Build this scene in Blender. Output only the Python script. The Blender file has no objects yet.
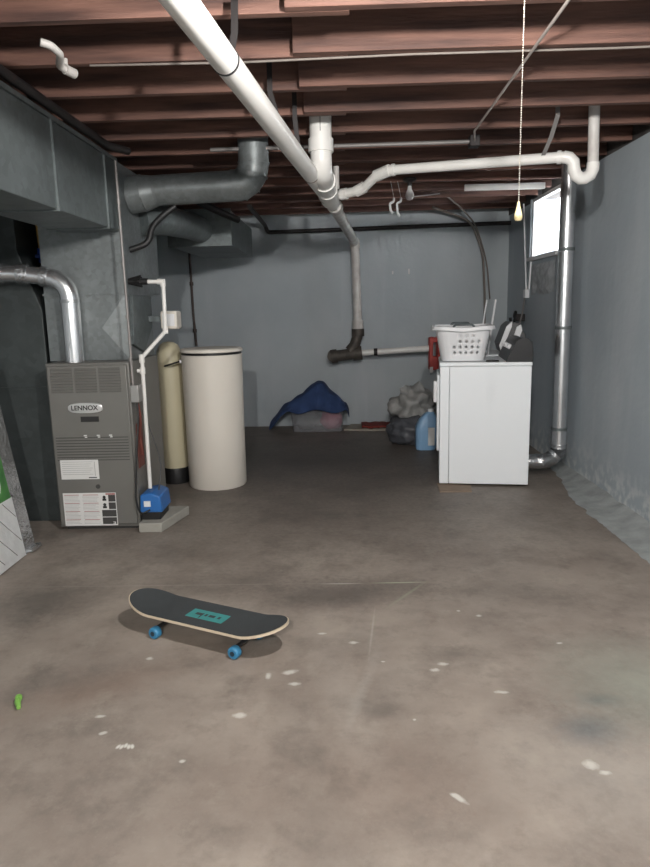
import bpy, bmesh, math, random
from mathutils import Vector, Matrix, noise
random.seed(7)
C = bpy.context.scene.collection
PI = math.pi
V = Vector

# ------------------------------------------------------------------ materials
def srgb(r, g, b):
    f = lambda c: (c/255/12.92) if c/255 <= 0.04045 else ((c/255+0.055)/1.055)**2.4
    return (f(r), f(g), f(b), 1)

def mat(name, col, rough=0.5, metal=0.0, var=0.0, vscale=6, bump=0.0, bscale=40, col2=None, spangle=0, transm=0, emis=0, alpha=1, stretch=None):
    m = bpy.data.materials.new(name); m.use_nodes = True
    nt = m.node_tree; N = nt.nodes; L = nt.links
    b = N['Principled BSDF']
    b.inputs['Base Color'].default_value = col
    b.inputs['Roughness'].default_value = rough
    b.inputs['Metallic'].default_value = metal
    if transm: b.inputs['Transmission Weight'].default_value = transm
    if alpha < 1: b.inputs['Alpha'].default_value = alpha
    if emis:
        b.inputs['Emission Color'].default_value = col; b.inputs['Emission Strength'].default_value = emis
    tc = N.new('ShaderNodeTexCoord'); mp = N.new('ShaderNodeMapping')
    L.new(tc.outputs['Object'], mp.inputs['Vector'])
    if stretch: mp.inputs['Scale'].default_value = stretch
    if var or col2:
        n = N.new('ShaderNodeTexNoise'); n.inputs['Scale'].default_value = vscale; n.inputs['Detail'].default_value = 6
        L.new(mp.outputs[0], n.inputs['Vector'])
        r = N.new('ShaderNodeMapRange'); r.inputs[1].default_value = 0.35; r.inputs[2].default_value = 0.65
        L.new(n.outputs['Fac'], r.inputs[0])
        mx = N.new('ShaderNodeMixRGB'); L.new(r.outputs[0], mx.inputs[0])
        c2 = col2 or tuple(c*(1-var) for c in col[:3])+(1,)
        mx.inputs[1].default_value = col; mx.inputs[2].default_value = c2
        L.new(mx.outputs[0], b.inputs['Base Color'])
        if spangle:
            v = N.new('ShaderNodeTexVoronoi'); v.inputs['Scale'].default_value = spangle
            L.new(mp.outputs[0], v.inputs['Vector'])
            h = N.new('ShaderNodeMixRGB'); h.blend_type = 'MULTIPLY'; h.inputs[0].default_value = 0.25
            bw = N.new('ShaderNodeRGBToBW'); L.new(v.outputs['Color'], bw.inputs[0])
            L.new(mx.outputs[0], h.inputs[1]); L.new(bw.outputs[0], h.inputs[2]); L.new(h.outputs[0], b.inputs['Base Color'])
    if bump:
        n2 = N.new('ShaderNodeTexNoise'); n2.inputs['Scale'].default_value = bscale; n2.inputs['Detail'].default_value = 5
        L.new(mp.outputs[0], n2.inputs['Vector'])
        bp = N.new('ShaderNodeBump'); bp.inputs['Strength'].default_value = bump; bp.inputs['Distance'].default_value = 0.01
        L.new(n2.outputs['Fac'], bp.inputs['Height']); L.new(bp.outputs[0], b.inputs['Normal'])
    return m

def floor_material():
    m = bpy.data.materials.new('stained_concrete_floor'); m.use_nodes = True
    nt = m.node_tree; N = nt.nodes; L = nt.links; b = N['Principled BSDF']
    tc = N.new('ShaderNodeTexCoord')
    def noise_(scale, detail=6, rough=.6, sc=(1, 1, 1)):
        mp = N.new('ShaderNodeMapping'); mp.inputs['Scale'].default_value = sc; L.new(tc.outputs['Object'], mp.inputs[0])
        n = N.new('ShaderNodeTexNoise'); n.inputs['Scale'].default_value = scale; n.inputs['Detail'].default_value = detail
        n.inputs['Roughness'].default_value = rough; L.new(mp.outputs[0], n.inputs['Vector']); return n
    def rng(sock, a, c):
        r = N.new('ShaderNodeMapRange'); r.inputs[1].default_value = a; r.inputs[2].default_value = c
        L.new(sock, r.inputs[0]); return r.outputs[0]
    def mix(fac, a, c, amount=1):
        x = N.new('ShaderNodeMixRGB')
        if amount != 1:
            q = N.new('ShaderNodeMath'); q.operation = 'MULTIPLY'; L.new(fac, q.inputs[0]); q.inputs[1].default_value = amount; fac = q.outputs[0]
        L.new(fac, x.inputs[0])
        if isinstance(a, tuple): x.inputs[1].default_value = a
        else: L.new(a, x.inputs[1])
        x.inputs[2].default_value = c
        return x.outputs[0]
    c = mix(rng(noise_(1.6, 8, .62).outputs['Fac'], .38, .66), FL_A, FL_B)
    c = mix(rng(noise_(3.7, 8, .65).outputs['Fac'], .5, .72), c, FL_C, .6)
    c = mix(rng(noise_(1.1, 5, .6, (1, .55, 1)).outputs['Fac'], .52, .72), c, FL_D, .55)
    c = mix(rng(noise_(60, 3).outputs['Fac'], .55, .8), c, FL_D, .25)
    c = mix(rng(noise_(9, 8, .7).outputs['Fac'], .52, .7), c, FL_C, .35)
    c = mix(rng(noise_(5, 8, .7, (1, .8, 1)).outputs['Fac'], .56, .7), c, srgb(168, 160, 148), .4)
    wob = noise_(38, 4)
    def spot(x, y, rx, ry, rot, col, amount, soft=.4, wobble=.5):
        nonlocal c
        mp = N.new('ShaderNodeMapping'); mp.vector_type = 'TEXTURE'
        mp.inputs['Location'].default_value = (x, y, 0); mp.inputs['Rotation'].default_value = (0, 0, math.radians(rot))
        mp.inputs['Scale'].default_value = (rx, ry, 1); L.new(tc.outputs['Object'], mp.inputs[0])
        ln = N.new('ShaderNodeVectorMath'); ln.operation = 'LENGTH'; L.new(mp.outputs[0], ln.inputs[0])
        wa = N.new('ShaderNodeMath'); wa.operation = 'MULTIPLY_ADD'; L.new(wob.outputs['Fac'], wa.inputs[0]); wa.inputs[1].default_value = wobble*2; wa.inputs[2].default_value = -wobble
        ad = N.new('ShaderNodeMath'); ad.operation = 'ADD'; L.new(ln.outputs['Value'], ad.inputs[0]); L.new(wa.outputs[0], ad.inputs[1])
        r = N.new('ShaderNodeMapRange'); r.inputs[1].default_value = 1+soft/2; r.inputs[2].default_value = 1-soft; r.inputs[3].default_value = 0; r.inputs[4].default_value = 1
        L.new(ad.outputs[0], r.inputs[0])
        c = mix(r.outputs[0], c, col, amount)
    dark = srgb(70, 66, 64); blue = srgb(78, 86, 92); pale = srgb(190, 186, 178); warm = srgb(120, 100, 88); grn = srgb(150, 160, 148)
    # broad darker zone over the back floor, then damp and worn patches
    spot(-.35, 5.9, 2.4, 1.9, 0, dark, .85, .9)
    spot(-1.45, 2.95, .28, .25, 20, dark, .55, .8)
    spot(-.05, 3.0, .42, .16, 8, dark, .55, .7); spot(-.55, 3.15, .4, .12, 0, dark, .3, .8)
    spot(.77, 1.94, .10, .07, 10, blue, .7, .8); spot(.86, 2.1, .08, .04, 0, blue, .5, .8)
    spot(.42, 2.42, .15, .05, 5, dark, .4, .8); spot(.75, 3.0, .35, .12, 0, dark, .35, .9)
    spot(.12, 2.05, .08, .05, 0, dark, .35, .8); spot(-.9, 2.2, .3, .1, 30, warm, .4, .8); spot(.1, 1.7, .5, .2, 0, warm, .25, .9)
    spot(-.1, 1.65, .1, .5, 10, dark, .2, .9)
    spot(1.05, 2.2, .28, .3, 0, grn, .45, .9); spot(.8, 1.75, .35, .25, 0, pale, .3, .9)
    spot(-.02, 2.2, .07, .45, 12, pale, .12, .9)
    # paint chips and scuffs
    for x, y, rx, ry, ro in [(-.36, 2.03, .022, .016, 0), (.365, 2.349, .02, .012, 0), (.329, 2.306, .018, .013, 0), (-.77, 2.41, .014, .012, 0),
            (-.29, 2.275, .012, .02, 0), (-.21, 2.3, .03, .015, 20), (-.19, 2.22, .02, .012, 0), (.71, 1.775, .018, .022, 30), (.74, 1.74, .016, .010, 0), (.54, 2.157, .022, .01, 0),
            (.30, 1.643, .028, .009, -45), (.14, 2.37, .008, .006, 0), (.58, 2.75, .012, .01, 0), (.5, 2.8, .008, .007, 0), (-.83, 2.03, .016, .008, 10), (-.79, 1.94, .014, .009, 20),
            (.03, 2.52, .02, .012, 0), (-.1, 2.6, .02, .008, 0), (.22, 2.0, .006, .006, 0), (-.5, 1.8, .01, .008, 0), (.85, 2.5, .012, .008, 0)]:
        spot(x, y, rx, ry, ro, srgb(205, 203, 196), .8, .5, .75)
    for dx in (-.022, -.011, 0, .011, .022):
        spot(-.695+dx, 1.872+.004*math.cos(dx*200), .006, .012, dx*900, srgb(215, 213, 206), .9, .5, .2)
    # old painted line and crack
    spot(-.02, 3.115, .1, .006, 0, pale, .7, .6, .3); spot(.27, 3.12, .13, .006, 1, srgb(185, 195, 170), .7, .6, .3)
    spot(.29, 2.98, .16, .008, 54, srgb(165, 180, 150), .3, .8, .3); spot(-.9, 3.12, .8, .004, 0, pale, .25, .8, .3)
    spot(.11, 2.62, .005, .2, -6, pale, .35, .8, .6); spot(.06, 2.2, .02, .25, -14, pale, .18, .9, .9)
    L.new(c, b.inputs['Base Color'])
    b.inputs['Roughness'].default_value = .55
    b.inputs['Specular IOR Level'].default_value = .35
    n = noise_(25, 8); bp = N.new('ShaderNodeBump'); bp.inputs['Strength'].default_value = .25; bp.inputs['Distance'].default_value = .006
    L.new(n.outputs['Fac'], bp.inputs['Height']); L.new(bp.outputs[0], b.inputs['Normal'])
    return m

def wall_material(name, base, dark, pale, streak=.35, low=None):
    m = bpy.data.materials.new(name); m.use_nodes = True
    nt = m.node_tree; N = nt.nodes; L = nt.links; b = N['Principled BSDF']
    tc = N.new('ShaderNodeTexCoord')
    def nz(scale, sc=(1, 1, 1), a=.4, c=.65, det=7):
        mp = N.new('ShaderNodeMapping'); mp.inputs['Scale'].default_value = sc; L.new(tc.outputs['Object'], mp.inputs[0])
        n = N.new('ShaderNodeTexNoise'); n.inputs['Scale'].default_value = scale; n.inputs['Detail'].default_value = det
        L.new(mp.outputs[0], n.inputs['Vector'])
        r = N.new('ShaderNodeMapRange'); r.inputs[1].default_value = a; r.inputs[2].default_value = c; L.new(n.outputs['Fac'], r.inputs[0]); return r.outputs[0]
    def mix(f, a, c, k):
        q = N.new('ShaderNodeMath'); q.operation = 'MULTIPLY'; L.new(f, q.inputs[0]); q.inputs[1].default_value = k
        x = N.new('ShaderNodeMixRGB'); L.new(q.outputs[0], x.inputs[0])
        if isinstance(a, tuple): x.inputs[1].default_value = a
        else: L.new(a, x.inputs[1])
        x.inputs[2].default_value = c; return x.outputs[0]
    c = mix(nz(1.2), base, dark, .55)
    c = mix(nz(2.2, (1, 1, .35), .5, .7), c, pale, streak)
    c = mix(nz(1.5, (6, 6, .5), .55, .72), c, pale, .25)
    if low:   # mineral bloom along the foot of the wall
        sx = N.new('ShaderNodeSeparateXYZ'); L.new(tc.outputs['Object'], sx.inputs[0])
        r = N.new('ShaderNodeMapRange'); r.inputs[1].default_value = .32; r.inputs[2].default_value = .02; L.new(sx.outputs['Z'], r.inputs[0])
        mu = N.new('ShaderNodeMath'); mu.operation = 'MULTIPLY'; L.new(r.outputs[0], mu.inputs[0]); L.new(nz(14, (1, 1, 1), .45, .6), mu.inputs[1])
        c = mix(mu.outputs[0], c, low, .8)
    L.new(c, b.inputs['Base Color']); b.inputs['Roughness'].default_value = .6
    n = N.new('ShaderNodeTexNoise'); n.inputs['Scale'].default_value = 18; n.inputs['Detail'].default_value = 8; L.new(tc.outputs['Object'], n.inputs['Vector'])
    bp = N.new('ShaderNodeBump'); bp.inputs['Strength'].default_value = .35; bp.inputs['Distance'].default_value = .008
    L.new(n.outputs['Fac'], bp.inputs['Height']); L.new(bp.outputs[0], b.inputs['Normal'])
    return m

FL_A = srgb(156, 146, 136); FL_B = srgb(128, 118, 110); FL_C = srgb(96, 90, 85); FL_D = srgb(160, 152, 143)
M = dict(
    floor=floor_material(),
    wall=wall_material('painted_block_wall', srgb(170, 178, 182), srgb(152, 160, 166), srgb(186, 191, 194)),
    wallr=wall_material('painted_side_wall', srgb(168, 177, 183), srgb(150, 160, 168), srgb(188, 193, 196), low=srgb(215, 217, 214)),
    cove=mat('slopped_paint', srgb(164, 169, 169), .6, var=.2, vscale=9, bump=.6, bscale=30, col2=srgb(140, 144, 143)),
    mortar=mat('rough_mortar', srgb(186, 190, 193), .8, var=.3, vscale=20, bump=1, bscale=25),
    joist=mat('old_red_joist_wood', srgb(124, 90, 78), .75, col2=srgb(74, 53, 48), vscale=3, bump=.3, bscale=20, stretch=(.6, 6, 6)),
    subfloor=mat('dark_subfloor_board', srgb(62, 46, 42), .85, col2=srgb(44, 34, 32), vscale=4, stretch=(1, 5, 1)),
    rim=mat('grey_rim_board', srgb(92, 88, 86), .8, col2=srgb(60, 54, 52), vscale=3),
    galv=mat('galvanised_sheet', srgb(140, 146, 147), .45, .45, var=.25, vscale=3, bump=.05, bscale=8, spangle=40),
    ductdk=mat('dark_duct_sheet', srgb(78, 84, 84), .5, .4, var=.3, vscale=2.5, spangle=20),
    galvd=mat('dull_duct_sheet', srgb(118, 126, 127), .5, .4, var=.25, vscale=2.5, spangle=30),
    bright=mat('bright_duct_metal', srgb(225, 226, 228), .25, .9, var=.12, vscale=5, bump=.06, bscale=12),
    foil=mat('crinkled_foil', srgb(200, 202, 204), .25, .9, var=.2, vscale=12, bump=.9, bscale=35),
    pvc=mat('white_pvc', srgb(226, 224, 220), .35, var=.06),
    pvcold=mat('aged_white_pvc', srgb(205, 202, 198), .45, col2=srgb(178, 172, 168), vscale=8),
    pvcprint=mat('grey_print', srgb(130, 130, 130), .6),
    cast=mat('cast_iron', srgb(88, 82, 76), .6, .3, var=.4, vscale=14, bump=.5),
    black=mat('black_rubber', srgb(26, 26, 27), .5),
    blackiron=mat('black_iron_pipe', srgb(48, 44, 44), .55, .4, var=.3),
    rust=mat('rusty_pipe', srgb(92, 82, 78), .6, .3, col2=srgb(70, 58, 54), vscale=12),
    greypipe=mat('grey_pipe', srgb(140, 136, 134), .5, .4, var=.2),
    furn=mat('furnace_grey_paint', srgb(112, 111, 107), .45, .15, var=.06),
    furnd=mat('furnace_dark_slots', srgb(62, 61, 60), .6),
    badge=mat('silver_badge', srgb(205, 205, 205), .3, .5),
    label=mat('white_sticker', srgb(214, 214, 212), .5, var=.04),
    ink=mat('printed_black_ink', srgb(36, 36, 36), .6), inkg=mat('printed_grey_ink', srgb(150, 150, 150), .6),
    red=mat('printed_red_ink', srgb(150, 62, 56), .6),
    beige=mat('beige_tank_plastic', srgb(224, 218, 208), .4, var=.05, vscale=2),
    beiged=mat('yellowed_tank_plastic', srgb(196, 188, 160), .45, var=.08, vscale=2),
    white=mat('white_enamel', srgb(236, 240, 243), .3),
    whitep=mat('white_plastic', srgb(225, 226, 228), .4),
    dkplastic=mat('charcoal_plastic', srgb(62, 62, 64), .4), dk=mat('black_gloss_plastic', srgb(24, 24, 26), .3),
    blue=mat('blue_pump_plastic', srgb(44, 104, 172), .4), bluev=mat('blue_valve_plastic', srgb(38, 70, 150), .4),
    yellow=mat('yellow_gas_pipe', srgb(190, 150, 82), .45, .3),
    conc=mat('concrete_pad', srgb(160, 158, 150), .85, var=.15, bump=.5),
    grip=mat('black_grip_tape', srgb(58, 62, 64), .9, bump=.4, bscale=300, var=.08, vscale=30),
    teal=mat('teal_print', srgb(62, 140, 138), .8, var=.1, vscale=30), maple=mat('maple_ply_edge', srgb(212, 196, 172), .5),
    wheel=mat('blue_urethane', srgb(58, 128, 168), .45), wheelc=mat('dark_bearing', srgb(34, 52, 66), .4),
    truck=mat('dark_truck_metal', srgb(60, 60, 62), .4, .7),
    cloth=mat('navy_cloth', srgb(50, 72, 116), .9, var=.3, vscale=8, bump=.5, bscale=60),
    tub=mat('clear_storage_plastic', srgb(190, 190, 196), .35, alpha=.2),
    pink=mat('pink_fabric', srgb(170, 84, 110), .8, var=.2), greyf=mat('grey_fabric', srgb(96, 104, 106), .9, var=.3, vscale=10),
    bag=mat('crumpled_grey_plastic', srgb(150, 150, 148), .45, var=.3, vscale=9, bump=.9, bscale=18),
    bagd=mat('dark_grey_plastic', srgb(84, 86, 92), .45, var=.3, vscale=9, bump=.9, bscale=18),
    jug=mat('pale_blue_plastic', srgb(138, 178, 215), .4, var=.1), redp=mat('red_plastic', srgb(170, 52, 44), .4),
    redc=mat('dark_red_mat_cloth', srgb(128, 52, 46), .9, var=.25, vscale=10), palec=mat('pale_cardboard', srgb(165, 158, 146), .9, var=.2, vscale=10),
    card=mat('brown_cardboard', srgb(146, 128, 112), .9, var=.2, vscale=10),
    green=mat('green_printed_film', srgb(74, 134, 66), .5, col2=srgb(52, 104, 52), vscale=9), greend=mat('dark_green_print', srgb(38, 82, 46), .5),
    film=mat('silvery_white_film', srgb(222, 224, 224), .35, .2, var=.12, vscale=14, bump=.5, bscale=30),
    glass=mat('window_glass', (1, 1, 1, 1), .02, transm=1), frame=mat('white_window_frame', srgb(215, 216, 216), .5),
    cable=mat('grey_brown_cable', srgb(120, 112, 106), .6), wire=mat('pale_wire', srgb(176, 166, 160), .5),
    brass=mat('nickel_bead_chain', srgb(215, 208, 196), .3, .6), bell=mat('cream_pull_knob', srgb(226, 210, 160), .4),
    porc=mat('white_porcelain', srgb(225, 224, 220), .3), bulbg=mat('unlit_bulb_glass', srgb(215, 215, 215), .25),
    grn=mat('bright_green_plastic', srgb(126, 178, 84), .5), switch=mat('grey_steel_box', srgb(150, 150, 148), .45, .4),
    redw=mat('red_brown_wire', srgb(110, 58, 50), .6), trimw=mat('white_painted_board', srgb(214, 212, 208), .6, var=.1),
)

# ------------------------------------------------------------------ geometry helpers
class G:
    def __init__(s): s.bm = bmesh.new(); s.mats = []
    def _m(s, m):
        if m is None: return 0
        if m not in s.mats: s.mats.append(m)
        return s.mats.index(m)
    def poly(s, pts, m=None):
        vs = [s.bm.verts.new(p) for p in pts]; f = s.bm.faces.new(vs); f.material_index = s._m(m); return f
    def box(s, x0, x1, y0, y1, z0, z1, m=None):
        P = [(x, y, z) for x in (x0, x1) for y in (y0, y1) for z in (z0, z1)]
        vs = [s.bm.verts.new(p) for p in P]; k = s._m(m)
        for q in [(0, 1, 3, 2), (4, 6, 7, 5), (0, 4, 5, 1), (2, 3, 7, 6), (0, 2, 6, 4), (1, 5, 7, 3)]:
            s.bm.faces.new([vs[i] for i in q]).material_index = k
        return s
    def rings(s, rings, m=None, cap=True, closed=True):
        k = s._m(m); R = [[s.bm.verts.new(p) for p in r] for r in rings]; n = len(R[0])
        for a, b in zip(R, R[1:]):
            for i in range(n if closed else n-1):
                j = (i+1) % n
                s.bm.faces.new([a[i], a[j], b[j], b[i]]).material_index = k
        if cap:
            s.bm.faces.new(R[0][::-1]).material_index = k; s.bm.faces.new(R[-1]).material_index = k
        return s
    def tube(s, pts, r, m=None, n=16, cap=True):
        pts = [V(p) for p in pts]; N = len(pts)
        rad = r if isinstance(r, (list, tuple)) else [r]*N
        t0 = (pts[1]-pts[0]).normalized()
        up = V((0, 0, 1)) if abs(t0.z) < .9 else V((1, 0, 0))
        nx = t0.cross(up).normalized(); R = []
        pt = t0
        for i, p in enumerate(pts):
            if i == 0: t = t0
            elif i == N-1: t = (pts[i]-pts[i-1]).normalized()
            else: t = ((pts[i]-pts[i-1]).normalized()+(pts[i+1]-pts[i]).normalized()).normalized()
            nx = (pt.rotation_difference(t) @ nx); nx = (nx-t*nx.dot(t)).normalized(); pt = t
            ny = t.cross(nx)
            R.append([p+(nx*math.cos(2*PI*a/n)+ny*math.sin(2*PI*a/n))*rad[i] for a in range(n)])
        return s.rings(R, m, cap)
    def lathe(s, prof, c=(0, 0, 0), m=None, n=40, axis='z', cap=True):
        R = []
        for r, h in prof:
            ring = []
            for a in range(n):
                x, y = r*math.cos(2*PI*a/n), r*math.sin(2*PI*a/n)
                p = (x, y, h) if axis == 'z' else ((h, x, y) if axis == 'x' else (y, h, x))
                ring.append(V(c)+V(p))
            R.append(ring)
        return s.rings(R, m, cap)
    def prism(s, prof, y0, y1, axis='y', m=None):
        mk = {'y': lambda a, b, t: (a, t, b), 'x': lambda a, b, t: (t, a, b), 'z': lambda a, b, t: (a, b, t)}[axis]
        return s.rings([[mk(a, b, y0) for a, b in prof], [mk(a, b, y1) for a, b in prof]], m)
    def out(s, name, m, parent=None, bevel=0, smooth=35, solid=0, loc=None, subsurf=0):
        bmesh.ops.recalc_face_normals(s.bm, faces=s.bm.faces)
        me = bpy.data.meshes.new(name); s.bm.to_mesh(me); s.bm.free()
        for x in (s.mats if s.mats else [m]): me.materials.append(M[x])
        for p in me.polygons: p.use_smooth = True
        me.set_sharp_from_angle(angle=math.radians(smooth))
        o = bpy.data.objects.new(name, me); C.objects.link(o)
        if loc: o.location = loc
        if parent: o.parent = parent; o.matrix_parent_inverse = Matrix.Translation(parent.location).inverted() if parent.rotation_euler.z == 0 else Matrix.Identity(4)
        if solid:
            q = o.modifiers.new('solid', 'SOLIDIFY'); q.thickness = solid; q.offset = 0
        if subsurf:
            q = o.modifiers.new('sub', 'SUBSURF'); q.levels = subsurf; q.render_levels = subsurf
        if bevel:
            q = o.modifiers.new('bevel', 'BEVEL'); q.width = bevel; q.segments = 2; q.limit_method = 'ANGLE'
        return o

def fillet(pts, r, n=6):
    pts = [V(p) for p in pts]; o = [pts[0]]
    for a, b, c in zip(pts, pts[1:], pts[2:]):
        u = (a-b); w = (c-b); rr = min(r, u.length*.49, w.length*.49)
        p, q = b+u.normalized()*rr, b+w.normalized()*rr
        for i in range(n+1):
            t = i/n; o.append(p*(1-t)**2+b*2*t*(1-t)+q*t*t)
    o.append(pts[-1]); return o

def tag(o, label, cat, group=None):
    o['label'] = label; o['category'] = cat
    if group: o['group'] = group
    return o
def thing(name, label, cat, loc=(0, 0, 0), rz=0, group=None):
    o = bpy.data.objects.new(name, None); C.objects.link(o); o.empty_display_size = .1
    o.location = loc; o.rotation_euler = (0, 0, rz); return tag(o, label, cat, group)
def struct(o): o['kind'] = 'structure'; return o
def text(name, body, size, m, parent, loc, rot=(PI/2, 0, 0), ex=.0008, sx=1, bold=0):
    cu = bpy.data.curves.new(name, 'FONT'); cu.body = body; cu.size = size; cu.extrude = ex; cu.align_x = 'CENTER'; cu.align_y = 'CENTER'; cu.offset = bold
    t = bpy.data.objects.new(name, cu); C.objects.link(t)
    bpy.context.view_layer.update()
    me = bpy.data.meshes.new_from_object(t.evaluated_get(bpy.context.evaluated_depsgraph_get()))
    bpy.data.objects.remove(t); me.materials.clear(); me.materials.append(M[m])
    o = bpy.data.objects.new(name, me); C.objects.link(o)
    o.location = V(loc)-parent.location if parent else loc; o.rotation_euler = rot; o.scale = (sx, 1, 1); o.parent = parent
    return o

# ------------------------------------------------------------------ room shell
XR, XL, YB, YF, ZT = 1.80, -2.75, 7.70, -3.0, 2.56
WT = 2.29
struct(G().box(XL-.1, XR+.35, YF-.1, YB+.1, -.1, 0).out('floor', 'floor'))
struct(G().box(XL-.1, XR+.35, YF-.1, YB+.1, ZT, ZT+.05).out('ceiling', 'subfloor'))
struct(G().box(XL-.1, XR+.35, YB, YB+.1, 0, ZT).out('wall_back', 'wall'))
struct(G().box(XL-.1, XR+.35, YF-.1, YF, 0, ZT).out('wall_front', 'wall'))
struct(G().box(XL-.1, XL, YF, YB, 0, ZT).out('wall_left', 'wall'))
wy0, wy1, wz0, wz1 = 5.72, 6.60, 1.73, WT
g = G()
g.box(XR, XR+.25, YF, wy0, 0, WT).box(XR, XR+.25, wy1, wy1+.03, 0, WT).box(XR+.07, XR+.25, wy1+.03, YB, 0, WT).box(XR, XR+.25, wy0, wy1, 0, wz0)
struct(g.out('wall_right', 'wallr'))
struct(G().box(XR+.06, XR+.25, YF, wy0, WT, ZT).box(XR+.06, XR+.25, wy1, YB, WT, ZT).box(XR+.1, XR+.25, wy0, wy1, WT, ZT).out('trim_1', 'rim'))
# slopped paint and mineral crust running along the wall foot, ragged outer edge
g = G(); inner = []; n = 240
A, B, Cc = [], [], []
for i in range(n+1):
    y = -2.5+i*(8.0/n)
    w = .225+.035*noise.noise(V((y*2.1, 0, 0)))+.022*noise.noise(V((y*9, 3, 0)))+.012*noise.noise(V((y*23, 7, 0)))
    if y > 4.5: w -= (y-4.5)*.16
    A.append((XR+.005, y, .055+.015*noise.noise(V((y*5, 1, 1))))); B.append((XR-w*.45, y, .016)); Cc.append((XR-w, y, .0025))
va, vb, vc = ([g.bm.verts.new(p) for p in q] for q in (A, B, Cc))
vd = [g.bm.verts.new((p[0], p[1], -.002)) for p in Cc]
for i in range(n):
    for p, q in ((va, vb), (vb, vc), (vc, vd)): g.bm.faces.new([p[i], p[i+1], q[i+1], q[i]])
struct(g.out('trim_2', 'cove', smooth=60))

# window
wf = G()
fx = XR+.015
for a in [(wy0, wy1, wz0, wz0+.035), (wy0, wy1, wz1-.03, wz1), (wy0, wy0+.035, wz0, wz1), (wy1-.035, wy1, wz0, wz1)]: wf.box(fx, fx+.05, *a)
w1 = struct(wf.out('window_1', 'frame', bevel=.003))
G().box(fx+.02, fx+.026, wy0+.03, wy1-.03, wz0+.03, wz1-.025).out('window_pane', 'glass', w1)
s = G().box(XR-.03, fx, wy0, wy1, wz0-.005, wz0+.03); s.out('window_sill', 'frame', w1, bevel=.004)
# lumpy mortar bed below the sill
g = G(); nu, nv = 26, 18; gr = []
for j in range(nv+1):
    row = []
    for i in range(nu+1):
        u, v = i/nu, j/nv
        e = min(u, 1-u, v, 1-v)*6; e = min(1, e)
        row.append(g.bm.verts.new((XR-.002-e*(.016+.016*noise.noise(V((u*5, v*4, 2)))), 5.80+u*.70+.03*noise.noise(V((v*5, 1, u))), 1.42+v*.27+.03*noise.noise(V((u*6, 5, 0)))*(1-v))))
    gr.append(row)
for j in range(nv):
    for i in range(nu): g.bm.faces.new([gr[j][i], gr[j][i+1], gr[j+1][i+1], gr[j+1][i]])
struct(g.out('trim_3', 'mortar', smooth=60))
# white painted board over the window end of the joist bay
struct(G().box(1.10, 1.79, 6.135, 6.168, 2.312, 2.362).out('trim_4', 'trimw'))

# joists, lapped in the middle of the room
def joist(x0, x1, y):
    g = G(); g.box(x0, x1, y, y+.04, 2.33, ZT-.001)
    return struct(g.out('ceiling_joist', 'joist', bevel=.003))
k = 0
y = 2.48-.41*13
while y < YB-.05:
    if y > YF:
        joist(XL, .05, y+.042); joist(-.17, XR+.055, y)
    y += .41; k += 1

# ------------------------------------------------------------------ ducts and furnace (left)
FX0, FX1, FY0, FY1 = -1.775, -1.27, 4.0, 4.65
F = thing('furnace', 'grey metal gas furnace cabinet with louvred front and white warning labels', 'furnace', ((FX0+FX1)/2, (FY0+FY1)/2, 0))
G().box(FX0, FX1, FY0, FY1, .02, 1.045).out('cabinet', 'furn', F, bevel=.006)
G().box(FX0+.03, FX1-.03, FY0+.03, FY1-.03, 0, .03).out('base', 'furnd', F)
g = G().box(FX0+.012, FX1-.012, FY0-.018, FY0, .042, 1.03); ud = g.out('front_door', 'furn', F, bevel=.005)
fy = FY0-.018
g = G()
for c in range(3):
    for r in range(9):
        x0 = FX0+.035+c*.145; z = .875+r*.0165
        g.prism([(fy, z), (fy-.007, z-.004), (fy, z+.008)], x0, x0+.13, 'x', 'furn')
        g.box(x0, x0+.13, fy-.001, fy+.001, z-.006, z, 'furnd')
g.out('louvre', 'furn', ud)
g = G()
for r in range(9):
    z = .455+r*.0175
    g.box(FX0+.03, FX1-.03, fy-.003, fy+.001, z, z+.008, 'furn'); g.box(FX0+.03, FX1-.03, fy-.001, fy+.001, z-.005, z, 'furnd')
g.out('ridges', 'furn', F)
for x in (-1.57, -1.49, -1.415): G().box(x, x+.018, fy-.006, fy, .603, .609, 'label').box(x+.006, x+.02, fy-.006, fy, .593, .599, 'label').out('latch', 'label', F)
# oval badge with lettering
bx, bz = -1.545, .775
g = G(); rr = []
for d, s in ((0, 1), (-.008, 1), (-.011, .93)):
    rr.append([(bx+(.105*s)*math.copysign(abs(math.cos(t))**.7, math.cos(t)), fy+d, bz+(.032*s)*math.copysign(abs(math.sin(t))**.7, math.sin(t))) for t in [2*PI*i/40 for i in range(40)]])
bd = g.rings(rr).out('badge', 'badge', F)
t = text('lettering', 'LENNOX', .040, 'ink', F, (bx-.004, fy-.0115, bz), sx=1.0, bold=.0008)
g = G().box(bx-.035, bx+.075, fy-.004, fy, .690, .722); g.out('viewing_port', 'ink', F)
g = G().lathe([(0.001, 0), (.014, 0), (.014, -.004), (.001, -.004)], (bx+.035, fy, .285), axis='y', n=20); g.out('knockout_plug', 'furnd', F)
# small label
dz0, dx0 = -.107, -.032
g = G().box(-1.70+dx0, -1.465+dx0, fy-.002, fy, .44+dz0, .57+dz0, 'label')
for i in range(7): g.box(-1.69+dx0, -1.50-.01*(i % 3)+dx0, fy-.0025, fy-.0015, .548-i*.013+dz0, .550-i*.013+dz0, 'inkg')
g.box(-1.49+dx0, -1.487+dx0, fy-.0025, fy-.0015, .46+dz0, .55+dz0, 'inkg'); g.box(-1.53+dx0, -1.48+dx0, fy-.0025, fy-.0015, .447+dz0, .453+dz0, 'ink')
g.out('rating_label', 'label', F)
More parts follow.
